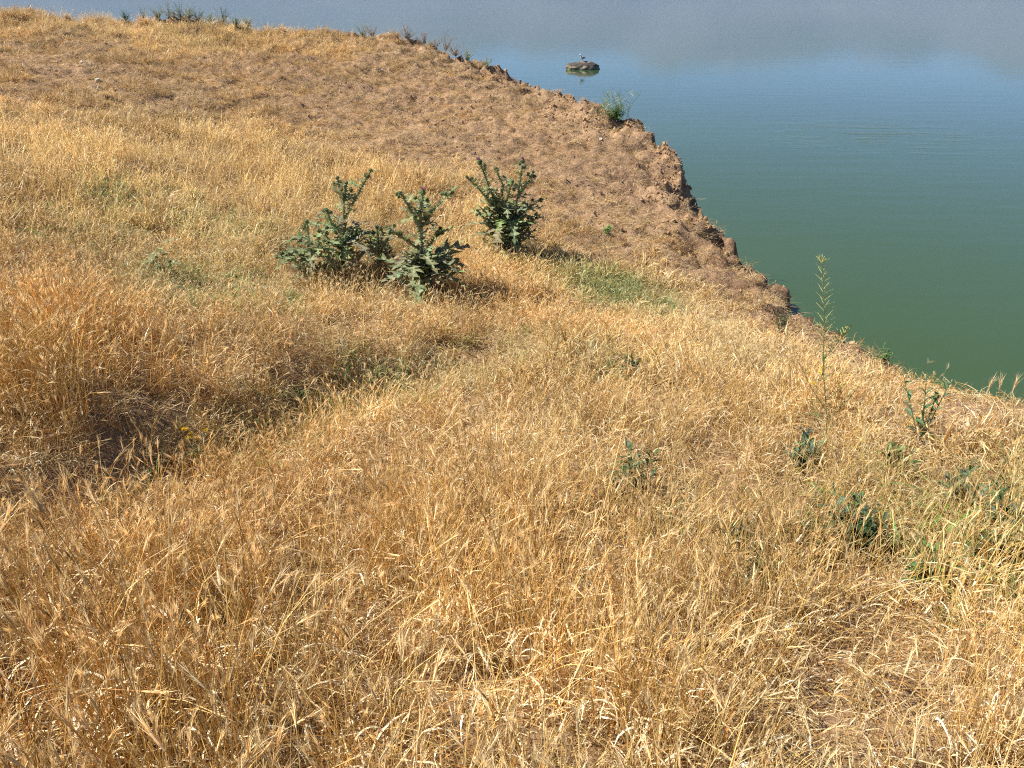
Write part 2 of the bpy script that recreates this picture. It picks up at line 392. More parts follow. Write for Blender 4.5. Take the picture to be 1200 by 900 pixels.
# the air over the lake
me = bpy.data.meshes.new('haze'); X0, X1, Y0, Y1, Z0, Z1 = -4000, 4000, -400, 3700, -5.5, 240
me.from_pydata([(X0,Y0,Z0),(X1,Y0,Z0),(X1,Y1,Z0),(X0,Y1,Z0),(X0,Y0,Z1),(X1,Y0,Z1),(X1,Y1,Z1),(X0,Y1,Z1)], [], [(0,3,2,1),(4,5,6,7),(0,1,5,4),(1,2,6,5),(2,3,7,6),(3,0,4,7)])
m = bpy.data.materials.new('haze_air'); m.use_nodes = True; n = m.node_tree; n.nodes.clear(); out = n.nodes.new('ShaderNodeOutputMaterial')
pv = n.nodes.new('ShaderNodeVolumePrincipled'); pv.inputs['Color'].default_value = (.40, .64, 1, 1); pv.inputs['Density'].default_value = 0.00030; pv.inputs['Anisotropy'].default_value = 0.0
n.links.new(pv.outputs[0], out.inputs['Volume']); me.materials.append(m)
hz = link(bpy.data.objects.new('haze', me)); tag(hz, 'thin blue haze in the air over the lake', 'haze', kind='stuff')

# ------------------------------------------------------------------ grass
def unlinked(name, mb, m):
    return bpy.data.objects.new(name, mb.mesh(name, m))
rnd = random.Random(3)
U = rnd.uniform
def curve_pts(base, az, lean, h, droop, n):
    """a stalk: starts near upright, leans over towards azimuth az and droops at the tip"""
    p = Vector(base); pts_ = [p.copy()]; ang = lean*0.3; st = h/n; a = az
    for i in range(n):
        f = (i+1)/n; ang = lean*(0.3+0.7*f) + droop*f**3; a += U(-.12, .12)
        d = Vector((math.sin(ang)*math.cos(a), math.sin(ang)*math.sin(a), math.cos(ang)))
        p = p + d*st; pts_.append(p.copy())
    return pts_, d
def shade(c, s): return (c[0]*s, c[1]*s, c[2]*s)
STEM = (0.76, 0.55, 0.215); HEAD = (0.79, 0.60, 0.32); LEAF = (0.83, 0.68, 0.42); RED = (0.50, 0.27, 0.09); WHITE = (0.88, 0.80, 0.60)
def awned_head(mb, p, d, ln, col, n_awn=16, w_=0.00055):
    """barley spike: a narrow body of spikelets under a fan of long awns"""
    d = d.normalized(); s = d.orthogonal().normalized(); t = d.cross(s)
    bl = ln*0.5; q = [p, p+d*bl*0.3, p+d*bl*0.75, p+d*bl]
    mb.tube(q, [0.0009, 0.0021, 0.0018, 0.0005], shade(col, 0.9), n=4)
    for i in range(n_awn):
        f = i/n_awn; a = i*2.4 + U(-.3, .3); o = p + d*bl*f
        rd = s*math.cos(a) + t*math.sin(a); dr = (d + rd*U(.05, .27)).normalized()
        L = ln*U(.45, .8); mid = o + dr*L*0.5; tip = o + (dr + rd*0.12).normalized()*L
        sd_ = dr.cross(rd).normalized()*w_*U(.8, 1.4)
        c = shade(col, U(.9, 1.2))
        mb.add([o-sd_*2.2, o+sd_*2.2, mid+sd_*1.3, tip, mid-sd_*1.3], [(0, 1, 2, 4), (4, 2, 3)], c)
def leafblade(mb, base, az, L, wd, col, lift=1.0, n=6):
    p = Vector(base); pp = [p.copy()]; ang = U(.2, .9)*1.0; a = az; side = []
    cur = U(.25, .6)
    for i in range(n):
        d = Vector((math.sin(ang)*math.cos(a), math.sin(ang)*math.sin(a), math.cos(ang)*lift))
        p = p + d*(L/n); pp.append(p.copy()); ang += cur*U(.6, 1.4); a += U(-.25, .25)
    tw = U(-1, 1); sv = []
    for i in range(n+1):
        a2 = az + math.pi/2 + tw*i*0.35; sv.append(Vector((math.cos(a2), math.sin(a2), U(-.3, .3))))
    ws = [wd*(0.7+0.3*min(1, i))*(1-(i/n)**2.2)+0.0002 for i in range(n+1)]
    mb.ribbon(pp, ws, sv, col)
def barley_clump(k, detail):
    mb = MB(); nst = {2: 11, 1: 8, 0: 7}[detail]
    for i in range(nst):
        r = U(0, .07); a0 = U(0, 6.283); base = (r*math.cos(a0), r*math.sin(a0), -0.02)
        az = U(0, 6.283); h = U(.50, 1.10)*0.46*(1.35 if rnd.random() < .04 else 1); lean = abs(rnd.gauss(.0, .26)) if rnd.random() < .93 else U(.8, 1.3); droop = U(.1, 1.0) if rnd.random() < .45 else U(0, .3)
        sg = {2: 7, 1: 5, 0: 3}[detail]
        pp, d = curve_pts(base, az, lean, h, droop, sg)
        c = shade(STEM, U(.75, 1.15)) if rnd.random() > .17 else shade(RED, U(.9, 1.3))
        r0 = U(.0007, .0013)*(1.0 if detail == 2 else 1.35)
        if detail: mb.tube(pp, [r0*(1-0.45*j/sg) for j in range(sg+1)], c, n=3, cap=False)
        else: mb.ribbon(pp, [r0*1.4]*(sg+1), Vector((math.cos(az+1.57), math.sin(az+1.57), 0)), c)
        hc = shade(HEAD, U(.8, 1.2))
        if rnd.random() < {2: .50, 1: .6, 0: .7}[detail]:
            awned_head(mb, pp[-1], d, U(.035, .07), hc, {2: 16, 1: 12, 0: 8}[detail], {2: .00028, 1: .0006, 0: .0011}[detail])
        for j in range({2: 1, 1: 1, 0: 1}[detail]):
            q = pp[rnd.randint(0, max(1, sg//2))]; rr_ = rnd.random()
            c2 = shade(LEAF, U(.75, 1.1)) if rr_ > .18 else (WHITE if rr_ > .07 else shade(RED, 1.2))
            leafblade(mb, q, U(0, 6.283), U(.05, .17), U(.0009, .0028), c2, n=6 if detail == 2 else 4)
    # thatch of fallen straw round the foot
    for i in range(4 if detail else 3):
        a0 = U(0, 6.283); p0 = Vector((U(-.08, .08), U(-.08, .08), U(.0, .06))); L = U(.08, .2)
        p1 = p0 + Vector((math.cos(a0), math.sin(a0), U(-.1, .35)))*L*.5; p2 = p1 + Vector((math.cos(a0+.3), math.sin(a0+.3), U(-.4, .2)))*L*.5
        mb.ribbon([p0, p1, p2], [.0012, .0016, .0006], Vector((0, 0, 1)), shade(rnd.choice([LEAF, RED, STEM]), U(.6, 1.0)))
    return mb
def fine_tuft(k):
    """short dry grass of the mound: thin curly blades"""
    mb = MB()
    for i in range(22):
        a = U(0, 6.283); r = U(0, .035); h = U(.4, 1.1)*.10
        pp, d = curve_pts((r*math.cos(a), r*math.sin(a), -.01), U(0, 6.283), U(.1, 1.3), h, U(0, 1.2), 3)
        c = shade(rnd.choice([STEM, LEAF, HEAD, RED]), U(.75, 1.1)); wd = U(.0009, .0018)
        mb.ribbon(pp, [wd, wd, wd*.8, .0003], Vector((math.cos(a), math.sin(a), .2)), c)
    return mb
GRN = (0.19, 0.28, 0.07)
def green_tuft(k):
    mb = MB()
    for i in range(12):
        a = U(0, 6.283); r = U(0, .04)
        leafblade(mb, (r*math.cos(a), r*math.sin(a), -.01), U(0, 6.283), U(.08, .2), U(.0018, .0034), (GRN[0]*U(.6, 1.5), GRN[1]*U(.7, 1.3), GRN[2]*U(.7, 1.4)), n=5)
    return mb
def straw_litter(k):
    mb = MB()
    for i in range(16):
        a = U(0, 6.283); L = U(.03, .14); p0 = Vector((U(-.08, .08), U(-.08, .08), U(.0, .02)))
        p1 = p0 + Vector((math.cos(a)*L*.5, math.sin(a)*L*.5, U(0, .02))); a += U(-.6, .6)
        p2 = p1 + Vector((math.cos(a)*L*.5, math.sin(a)*L*.5, U(-.02, .01)))
        mb.ribbon([p0, p1, p2], [.001, .0014, .0006], Vector((U(-.5, .5), U(-.5, .5), 1)) if rnd.random() < .4 else Vector((-math.sin(a), math.cos(a), 0)), shade(rnd.choice([LEAF, STEM, HEAD, RED]), U(.7, 1.1)))
    return mb
def clod(k):
    mb = MB(); import bmesh
    bm = bmesh.new(); bmesh.ops.create_icosphere(bm, subdivisions=2, radius=1.0)
    sx, sy, sz = U(.8, 1.3), U(.7, 1.1), U(.5, .8); o1 = U(0, 50)
    from mathutils import noise as mn
    for v in bm.verts:
        f = 1 + 0.45*mn.noise(v.co*1.3 + Vector((o1, k*3, 0))) + .2*mn.noise(v.co*3.5+Vector((o1, 0, 0)))
        v.co = Vector((v.co.x*sx, v.co.y*sy, v.co.z*sz))*f
    c = shade((0.40, 0.265, 0.165), U(.8, 1.15))
    mb.add([v.co for v in bm.verts], [[v.index for v in f.verts] for f in bm.faces], c); bm.free(); return mb

def variants(name, fn, n_, m, *a):
    col = bpy.data.collections.new(name)
    for k in range(n_): col.objects.link(unlinked('%s_kind.%03d' % (name, k), fn(k, *a), m))
    return col
def scatter(name, col, nv, x, y, z, rot, scl, tint, label, cat):
    me = bpy.data.meshes.new(name); N = len(x); me.vertices.add(N)
    me.vertices.foreach_set('co', np.stack([x, y, z], -1).astype(np.float32).ravel())
    for nm, ty, key, val in (('rot', 'FLOAT_VECTOR', 'vector', rot), ('scl', 'FLOAT_VECTOR', 'vector', scl), ('idx', 'INT', 'value', RNG.integers(0, nv, N).astype(np.int32))):
        at_ = me.attributes.new(nm, ty, 'POINT'); at_.data.foreach_set(key, np.ascontiguousarray(val).ravel())
    ca = me.attributes.new('tint', 'FLOAT_COLOR', 'POINT'); ca.data.foreach_set('color', np.c_[tint, np.ones(N)].astype(np.float32).ravel())
    o = link(bpy.data.objects.new(name, me)); tag(o, label, cat, kind='stuff')
    ng = bpy.data.node_groups.new(name, 'GeometryNodeTree')
    ng.interface.new_socket('Geometry', in_out='INPUT', socket_type='NodeSocketGeometry')
    ng.interface.new_socket('Geometry', in_out='OUTPUT', socket_type='NodeSocketGeometry')
    gi = ng.nodes.new('NodeGroupInput'); go = ng.nodes.new('NodeGroupOutput')
    ci = ng.nodes.new('GeometryNodeCollectionInfo'); ci.inputs[0].default_value = col; ci.inputs['Separate Children'].default_value = True; ci.inputs['Reset Children'].default_value = True
    ip = ng.nodes.new('GeometryNodeInstanceOnPoints'); ip.inputs['Pick Instance'].default_value = True
    def na(nm, ty):
        q = ng.nodes.new('GeometryNodeInputNamedAttribute'); q.data_type = ty; q.inputs[0].default_value = nm; return q.outputs[0]
    L = ng.links.new
    L(gi.outputs[0], ip.inputs['Points']); L(ci.outputs[0], ip.inputs['Instance']); L(na('idx', 'INT'), ip.inputs['Instance Index'])
    L(na('rot', 'FLOAT_VECTOR'), ip.inputs['Rotation']); L(na('scl', 'FLOAT_VECTOR'), ip.inputs['Scale']); L(ip.outputs[0], go.inputs[0])
    md = o.modifiers.new('scatter', 'NODES'); md.node_group = ng; return o

def sample(area, dens):
    x0, x1, y0, y1 = area; N = int((x1-x0)*(y1-y0)*dens)
    return RNG.uniform(x0, x1, N), RNG.uniform(y0, y1, N)
def in_view(x, y, m=1.35):
    return np.abs(x) < (np.maximum(y, 0)*0.66 + 1.2)*m + 0.4
def rots(N, tilt): return np.stack([RNG.normal(0, tilt, N), RNG.normal(0, tilt, N), RNG.uniform(0, 6.283, N)], -1).astype(np.float32)
def straw_tint(x, y, green, h=None):
    N = len(x); b_ = 1 + 0.30*fbm(x*1.1, y*1.1, 3, 71) + RNG.normal(0, .15, N); wm = fbm(x*.7, y*.7, 3, 73)*.20 + RNG.normal(0, .09, N)
    t = np.stack([b_, b_*(1-wm*.35), b_*(1-wm*.9)], -1)
    brn = (RNG.uniform(0, 1, N) < .09)[:, None]; t = np.where(brn, t*np.array([.60, .55, .48]), t)      # old weathered stalks
    if h is not None: t = t*(1 + smooth(.30, .18, h)[:, None]*np.array([.05, .10, .22]))                 # the short grass is bleached paler
    gm = np.clip(green*1.3 - RNG.uniform(0, .7, N), 0, .75)[:, None]
    return np.clip(t*(1-gm) + t*np.array([.42, .72, .55])*gm, .05, 1.6)

col_near = variants('barley_near', barley_clump, 14, M_GRASS, 2)
col_mid = variants('barley_mid', barley_clump, 10, M_GRASS, 1)
col_far = variants('barley_far', barley_clump, 8, M_GRASS, 0)
def place(area, dens, hmin, hmax, dist, fine=False):
    x, y = sample(area, dens); k = in_view(x, y) & (sdist(x, y) < -0.03); x, y = x[k], y[k]
    r = np.hypot(x, y); k = (r >= dist[0]) & (r < dist[1]); x, y = x[k], y[k]
    h, c, g_ = veg(x, y); c2 = np.clip(c + .5*fbm(x*1.7, y*1.7, 3, 81)*(c < .85), 0, 1)
    c2 = c2*np.clip(.50 + 2.2*fbm(x*4.5, y*4.5, 2, 85) + .4*(h < .2), .22, 1)
    k = (RNG.uniform(0, 1, len(x)) < c2) & (h >= hmin) & (h < hmax); x, y, h, g_ = x[k], y[k], h[k], g_[k]
    h = h*(1+.35*fbm(x*1.4, y*1.4, 3, 83)) * RNG.uniform(.75, 1.2, len(x))
    return x, y, ground(x, y), h, g_
for nm, cl, nv, dist, dens in (('barley_grass', col_near, 14, (0.0, 3.8), 300), ('barley_grass', col_mid, 10, (3.8, 7.2), 320), ('barley_grass', col_far, 8, (7.2, 30), 220)):
    x, y, z, h, g_ = place((-16, 10, -1.5, 24), dens, .085, 9, dist)
    s = h/.38; scl = np.stack([.55+.5*s, .55+.5*s, s], -1).astype(np.float32)
    lab = {3.8: 'tall golden wall barley with awned heads in the foreground', 7.2: 'dry straw coloured barley grass across the middle slope', 30: 'pale dry grass on the far left slope and mound crest'}[dist[1]]
    scatter(nm, cl, nv, x, y, z-.01, rots(len(x), .11), scl, straw_tint(x, y, g_, h), lab, 'grass')
    print(nm, len(x))
# short grass and litter on the mound and in the thin places
col_fine = variants('fine_tuft', fine_tuft, 8, M_GRASS)
x, y = sample((-16, 10, 3, 24), 330); k = in_view(x, y) & (sdist(x, y) < .05); x, y = x[k], y[k]
h, c, g_ = veg(x, y); patch = smooth(-.04, .20, fbm(x*1.9, y*2.6, 4, 91))
k = (RNG.uniform(0, 1, len(x)) < np.clip(c*1.3+.14, 0, 1)*(.06+1.2*patch)) & (h < .2); x, y, h, g_ = x[k], y[k], h[k], g_[k]
s = np.clip(h/.07, .5, 1.5)*RNG.uniform(.5, 1.5, len(x))*(.7+.6*smooth(-.1, .3, fbm(x*3, y*3, 2, 93))); z = ground(x, y)
scatter('short_grass', col_fine, 8, x, y, z, rots(len(x), .3), np.stack([s*1.1, s*1.1, s], -1).astype(np.float32), straw_tint(x, y, g_)*np.where(h < .075, .80, .95)[:, None]*np.array([1, .98, .97]), 'short withered grass tufts scattered over the brown mound', 'grass')
print('fine', len(x))
col_lit = variants('straw_litter', straw_litter, 8, M_GRASS)
x, y = sample((-14, 9, 0, 22), 160); k = in_view(x, y) & (sdist(x, y) < .02); x, y = x[k], y[k]
h, c, g_ = veg(x, y); k = RNG.uniform(0, 1, len(x)) < np.clip(c+.35, 0, 1); x, y, g_ = x[k], y[k], g_[k]; z = ground(x, y)
s = RNG.uniform(.7, 1.3, len(x)); scatter('straw_litter', col_lit, 8, x, y, z+.004, rots(len(x), .15), np.stack([s, s, s], -1).astype(np.float32), straw_tint(x, y, g_)*.9, 'broken straw lying on the dry soil', 'straw')
# living grass in the hollow and the ditch
col_grn = variants('green_tuft', green_tuft, 8, M_GRASS)
x, y = sample((-12, 8, .5, 14), 200); k = in_view(x, y) & (sdist(x, y) < -.1); x, y = x[k], y[k]
h, c, g_ = veg(x, y); k = RNG.uniform(0, 1, len(x)) < np.clip((g_-.12)*1.1*(.4+1.5*smooth(-.2, .3, fbm(x*2, y*2, 3, 95))), 0, 1); x, y, h = x[k], y[k], h[k]; z = ground(x, y)
s = np.clip(h/.15, .6, 1.4)*RNG.uniform(.6, 1.1, len(x)); t = RNG.uniform(.7, 1.2, (len(x), 1))*np.ones(3)
scatter('green_grass', col_grn, 8, x, y, z, rots(len(x), .15), np.stack([s, s, s], -1).astype(np.float32), t, 'fresh green grass blades in the ditch and hollow', 'grass')
print('green', len(x))
# clods of soil
m, n, out = mat('soil_clod'); a = nd(n, 'ShaderNodeAttribute', attribute_name='col'); g = nd(n, 'ShaderNodeNewGeometry')
nz = noise(n, g.outputs['Position'], 40, 5, .7); r_ = ramp(n, [(.3, (.65, .62, .6)), (.7, (1.25, 1.22, 1.18))], nz.outputs[0])
b = nd(n, 'ShaderNodeBsdfPrincipled'); b.inputs['Roughness'].default_value = .95; b.inputs['Specular IOR Level'].default_value = .1
n.links.new(mixc(n, 1.0, a.outputs['Color'], r_.outputs[0], 'MULTIPLY'), b.inputs['Base Color'])
bp = nd(n, 'ShaderNodeBump'); bp.inputs['Strength'].default_value = .8; bp.inputs['Distance'].default_value = .01; n.links.new(nz.outputs[0], bp.inputs['Height']); n.links.new(bp.outputs[0], b.inputs['Normal'])
n.links.new(b.outputs[0], out.inputs[0]); M_CLOD = m
col_clod = variants('soil_clod', clod, 7, M_CLOD)
x, y = sample((-14, 9, 4.5, 21), 420); k = in_view(x, y); x, y = x[k], y[k]; d = sdist(x, y); h, c, g_ = veg(x, y)
k = (d < .5) & (RNG.uniform(0, 1, len(x)) < np.clip(.55-c, .02, 1)*(.5 + 1.0*smooth(-1.6, -.2, d))*smooth(-.3, .3, fbm(x*1.3, y*1.3, 3, 97))*1.4); x, y, d = x[k], y[k], d[k]
s = np.clip(np.exp(RNG.normal(-4.6, .55, len(x))), .004, .028)*(1+.15*smooth(-1.3, -.1, d)); z = ground(x, y)
scatter('soil_clods', col_clod, 7, x, y, z+s*.15, RNG.uniform(0, 6.28, (len(x), 3)).astype(np.float32), np.stack([s, s, s], -1).astype(np.float32), np.ones((len(x), 3)), 'crumbly brown clods of soil along the eroded scarp', 'soil')
print('clods', len(x))

# ------------------------------------------------------------------ thistles
TG = (0.26, 0.29, 0.155); TD = (0.17, 0.21, 0.11); TP = (0.38, 0.42, 0.28)
def lobed_leaf(mb, base, az, L, up, width, rr, lobes=5, droop=.9):
    """a spiny lobed thistle leaf: midrib with stiff triangular lobes that tilt up and down in turn"""
    p = Vector(base); ang = math.pi/2 - up; spine = [p.copy()]; dirs = []
    n_ = lobes*2
    for i in range(n_):
        d = Vector((math.sin(ang)*math.cos(az), math.sin(ang)*math.sin(az), math.cos(ang))); dirs.append(d)
        p = p + d*(L/n_); spine.append(p.copy()); ang += droop/n_*rr.uniform(.6, 1.4); az += rr.uniform(-.06, .06)
    dirs.append(dirs[-1]); side = Vector((-math.sin(az), math.cos(az), 0))
    base_c = tuple(TG[i]*rr.uniform(.8, 1.3) for i in range(3)) if rr.random() < .6 else tuple(TD[i]*rr.uniform(.8, 1.3) for i in range(3))
    for i in range(n_):
        f = (i+.5)/n_; wl = width*math.sin(math.pi*min(1, f*.85+.12))*rr.uniform(.8, 1.2)
        if i % 2: wl *= .38
        for sgn in (-1, 1):
            nrm = dirs[i].cross(side*sgn).normalized()*sgn
            tilt = rr.uniform(-.5, .6)*wl + (.35*wl if i % 4 == 0 else 0)
            a_, b_ = spine[i], spine[i+1]
            tip = (a_+b_)/2 + side*sgn*wl + dirs[i]*wl*.45 + nrm*tilt
            mid1 = a_ + side*sgn*wl*.55 + nrm*tilt*.3; mid2 = b_ + side*sgn*wl*.5 + nrm*tilt*.4 + dirs[i]*wl*.1
            mb.add([a_, mid1, tip, mid2, b_], [(0, 1, 3, 4), (1, 2, 3)], [TP if k == 0 else base_c for k in range(5)])
    e = spine[-1]; mb.tri(e - side*width*.25, e + side*width*.25, e + dirs[-1]*width*.6, base_c)
def flower_head(parent, p, d, r, rr, purple):
    mb = MB(); d = d.normalized(); s = d.orthogonal().normalized(); t = d.cross(s)
    pr = [(-.1, .25), (.1, .75), (.45, 1.0), (.85, .95), (1.2, .6), (1.35, .4)]; N = 9; V = []; Fc = []
    for zz, q in pr:
        for k in range(N):
            a_ = 2*math.pi*k/N; V.append(p + d*zz*r + (s*math.cos(a_)+t*math.sin(a_))*q*r*.85)
    for i in range(len(pr)-1):
        for k in range(N): Fc.append((i*N+k, i*N+(k+1) % N, (i+1)*N+(k+1) % N, (i+1)*N+k))
    Fc.append(tuple(range((len(pr)-1)*N, len(pr)*N))); mb.add(V, Fc, (.13, .17, .08))
    for i in range(42):                                  # spiny bracts
        zz = rr.uniform(0, 1.15); a_ = rr.uniform(0, 6.283); q = np.interp(zz, [v[0] for v in pr], [v[1] for v in pr])*.85
        rd = s*math.cos(a_)+t*math.sin(a_); o = p + d*zz*r + rd*q*r; dr = (rd*1.0 + d*rr.uniform(-.2, .9)).normalized(); sd_ = dr.cross(d).normalized()*r*.16
        mb.tri(o-sd_, o+sd_, o+dr*r*rr.uniform(.5, .95), (.20, .24, .12))
    h = mb.obj('flower_head', M_THIS, parent)
    if purple:
        fb = MB()
        for i in range(60):
            a_ = rr.uniform(0, 6.283); q = rr.uniform(0, .42)*r; rd = s*math.cos(a_)+t*math.sin(a_); o = p + d*1.25*r + rd*q; dr = (d + rd*rr.uniform(.1, .7)).normalized()
            sd_ = dr.orthogonal().normalized()*r*.06; fb.tri(o-sd_, o+sd_, o+dr*r*rr.uniform(.7, 1.15), (.36*rr.uniform(.8, 1.2), .13, .30))
        fb.obj('florets', M_GREEN, h)
    return h
def thistle(base, label, stems, leaves, seed, leaf_len=.26, skirt=(0, 1.0), group='spiny green thistles'):
    """stems: list of (points in metres from the base, purple flag); the first is the main stem"""
    rr = random.Random(seed); root = thing('thistle', base, label, 'thistle', group)
    st = MB(); fo = MB(); heads = []
    for pp, purple, r0 in stems:
        P_ = [Vector(p) for p in pp]; Q = []
        for i in range(len(P_)-1):
            for k in range(4): Q.append(P_[i].lerp(P_[i+1], k/4) + Vector((rr.uniform(-.004, .004), rr.uniform(-.004, .004), 0)))
        Q.append(P_[-1]); nq = len(Q)
        st.tube(Q, [r0*(1-.5*i/(nq-1)) for i in range(nq)], (.34, .39, .25), n=6)
        tot = sum((Q[i+1]-Q[i]).length for i in range(nq-1)); step = .022; acc = 0; nxt = .02; ph = rr.uniform(0, 6)
        for i in range(nq-1):
            a_, b_ = Q[i], Q[i+1]; d = (b_-a_).normalized(); s = d.orthogonal().normalized(); t = d.cross(s); seg = (b_-a_).length
            while nxt < acc+seg:
                o = a_ + d*(nxt-acc); f = nxt/tot
                for k in range(3):                       # spiny wings
                    aa = ph + k*2.1 + nxt*3; rd = s*math.cos(aa)+t*math.sin(aa); wl = rr.uniform(.013, .026)*(1.25-f*.5)
                    st.tri(o - d*.013, o + d*.015, o + rd*wl*1.3 + d*.006, tuple(TG[q]*rr.uniform(1.0, 1.7) for q in range(3)))
                if f > .08 and rr.random() < .74:        # stem leaves, shorter upwards
                    L = leaf_len*(.84-.56*f)*rr.uniform(.4, 1.3)
                    lobed_leaf(fo, o, rr.uniform(0, 6.283), L, rr.uniform(.25, 1.0), L*.30, rr, 4, .8)
                nxt += step
            acc += seg
        dd = (P_[-1]-P_[-2]).normalized(); heads.append((P_[-1], dd, purple))
        for q in range(2):                               # buds beside the tip
            o = P_[-1] - dd*rr.uniform(.03, .06); e = o + Vector((rr.uniform(-.045, .045), rr.uniform(-.045, .045), rr.uniform(.0, .03)))
            st.tube([o, e], [.003, .0025], (.22, .27, .16), n=4); heads.append((e, (e-o), False))
    for i in range(leaves):                              # lower leaves
        az = rr.uniform(0, 6.283) if rr.random() < .6 else skirt[0] + rr.gauss(0, skirt[1]); zz = rr.uniform(.05, skirt[2] if len(skirt) > 2 else .34); L = leaf_len*rr.uniform(.7, 1.25)
        lobed_leaf(fo, (rr.uniform(-.06, .06), rr.uniform(-.05, .05), zz), az, L, rr.uniform(-.1, .95), L*.27, rr, 5, rr.uniform(.5, 1.3))
    st.obj('stem', M_THIS, root); fo.obj('foliage', M_THIS, root)
    for p, d, purple in heads: flower_head(root, p, d, rr.uniform(.015, .020)*(1.5 if purple else 1), rr, purple)
    return root
def px(base, lst, depth=()):
    """stem nodes given as sideways / upward offsets measured in the photograph, scaled at the base's distance"""
    q = base - EYE; dep = q.y*cP - q.z*sP; u0 = 600 + F*q.x/dep; v0 = 450 - F*(q.y*sP + q.z*cP)/dep; out_ = []
    for i, (dx, dy) in enumerate(lst):
        d = ray(u0+dx, v0-dy); p = EYE + d*(q.y/d.y) - base; out_.append((p.x, (depth[i] if i < len(depth) else 0), p.z))
    return out_
bA = at(368, 334); bB = at(406, 322); bCc = at(446, 318); bD = at(498, 347); bE = at(594, 306)
thistle(bA, 'small leaning thistle at the left end of the thistle clump', [(px(bA, [(0,0),(-4,38),(-8,72)]), False, .009), (px(bA, [(-3,20),(-22,30),(-38,36)], (0,-.05,-.1)), False, .006), (px(bA, [(-2,30),(6,48),(12,62)], (0,.05,.08)), False, .006)], 26, 1, .28, (3.14, .8))
thistle(bB, 'tall thistle with two forked tops in the left thistle clump', [(px(bB, [(0,0),(-3,50),(-4,90),(-10,112)]), False, .011), (px(bB, [(-3,62),(10,88),(26,118)], (0,.04,.08)), False, .007), (px(bB, [(-3,50),(-16,60),(-20,78)], (0,-.05,-.1)), False, .006), (px(bB, [(-4,85),(-1,98),(0,106)]), False, .005)], 40, 2, .29, (3.6, 1.5, .42))
thistle(bCc, 'low thistle between the two tall thistles of the clump', [(px(bCc, [(0,0),(-2,28),(-4,50)]), False, .008), (px(bCc, [(-1,22),(8,36),(14,50)], (0,.03,.06)), False, .006)], 18, 3, .22, (3.14, 2))
thistle(bD, 'candelabra thistle with one purple flower nearest the camera', [(px(bD, [(0,0),(-3,55),(-5,95),(-3,117)]), True, .013), (px(bD, [(-4,72),(-16,100),(-27,120)], (0,-.03,-.06)), False, .007), (px(bD, [(-4,78),(12,100),(30,116)], (0,.04,.08)), False, .007), (px(bD, [(-3,50),(-20,66),(-38,80)], (0,-.06,-.12)), False, .006), (px(bD, [(-2,48),(10,62),(16,72)], (0,.06,.1)), False, .006)], 50, 4, .33, (0.0, 1.2))
thistle(bE, 'bushy thistle with purple buds standing apart to the right', [(px(bE, [(0,0),(-8,50),(-22,88),(-31,112)]), True, .011), (px(bE, [(0,0),(10,50),(14,85),(18,113)]), True, .010), (px(bE, [(-8,50),(-28,78),(-46,98)], (0,-.04,-.08)), False, .007), (px(bE, [(-8,56),(-4,84),(-13,103)], (0,.05,.08)), False, .006), (px(bE, [(10,45),(26,60),(40,68)], (0,.03,.05)), False, .006), (px(bE, [(12,70),(24,90),(30,100)], (0,.03,.05)), False, .005), (px(bE, [(2,30),(-3,62),(6,92)], (0,-.06,-.09)), False, .006), (px(bE, [(2,20),(22,38),(34,46)], (0,.0,.05)), False, .006), (px(bE, [(0,24),(-20,42),(-34,58)], (0,-.05,-.05)), False, .006)], 70, 5, .30, (3.0, 2.5, .5))
bF = at(196, 332)
thistle(bF, 'small lone thistle seedling in dry grass on the left', [(px(bF, [(0,0),(2,14),(3,24)]), False, .006)], 12, 6, .17, (0, 3))

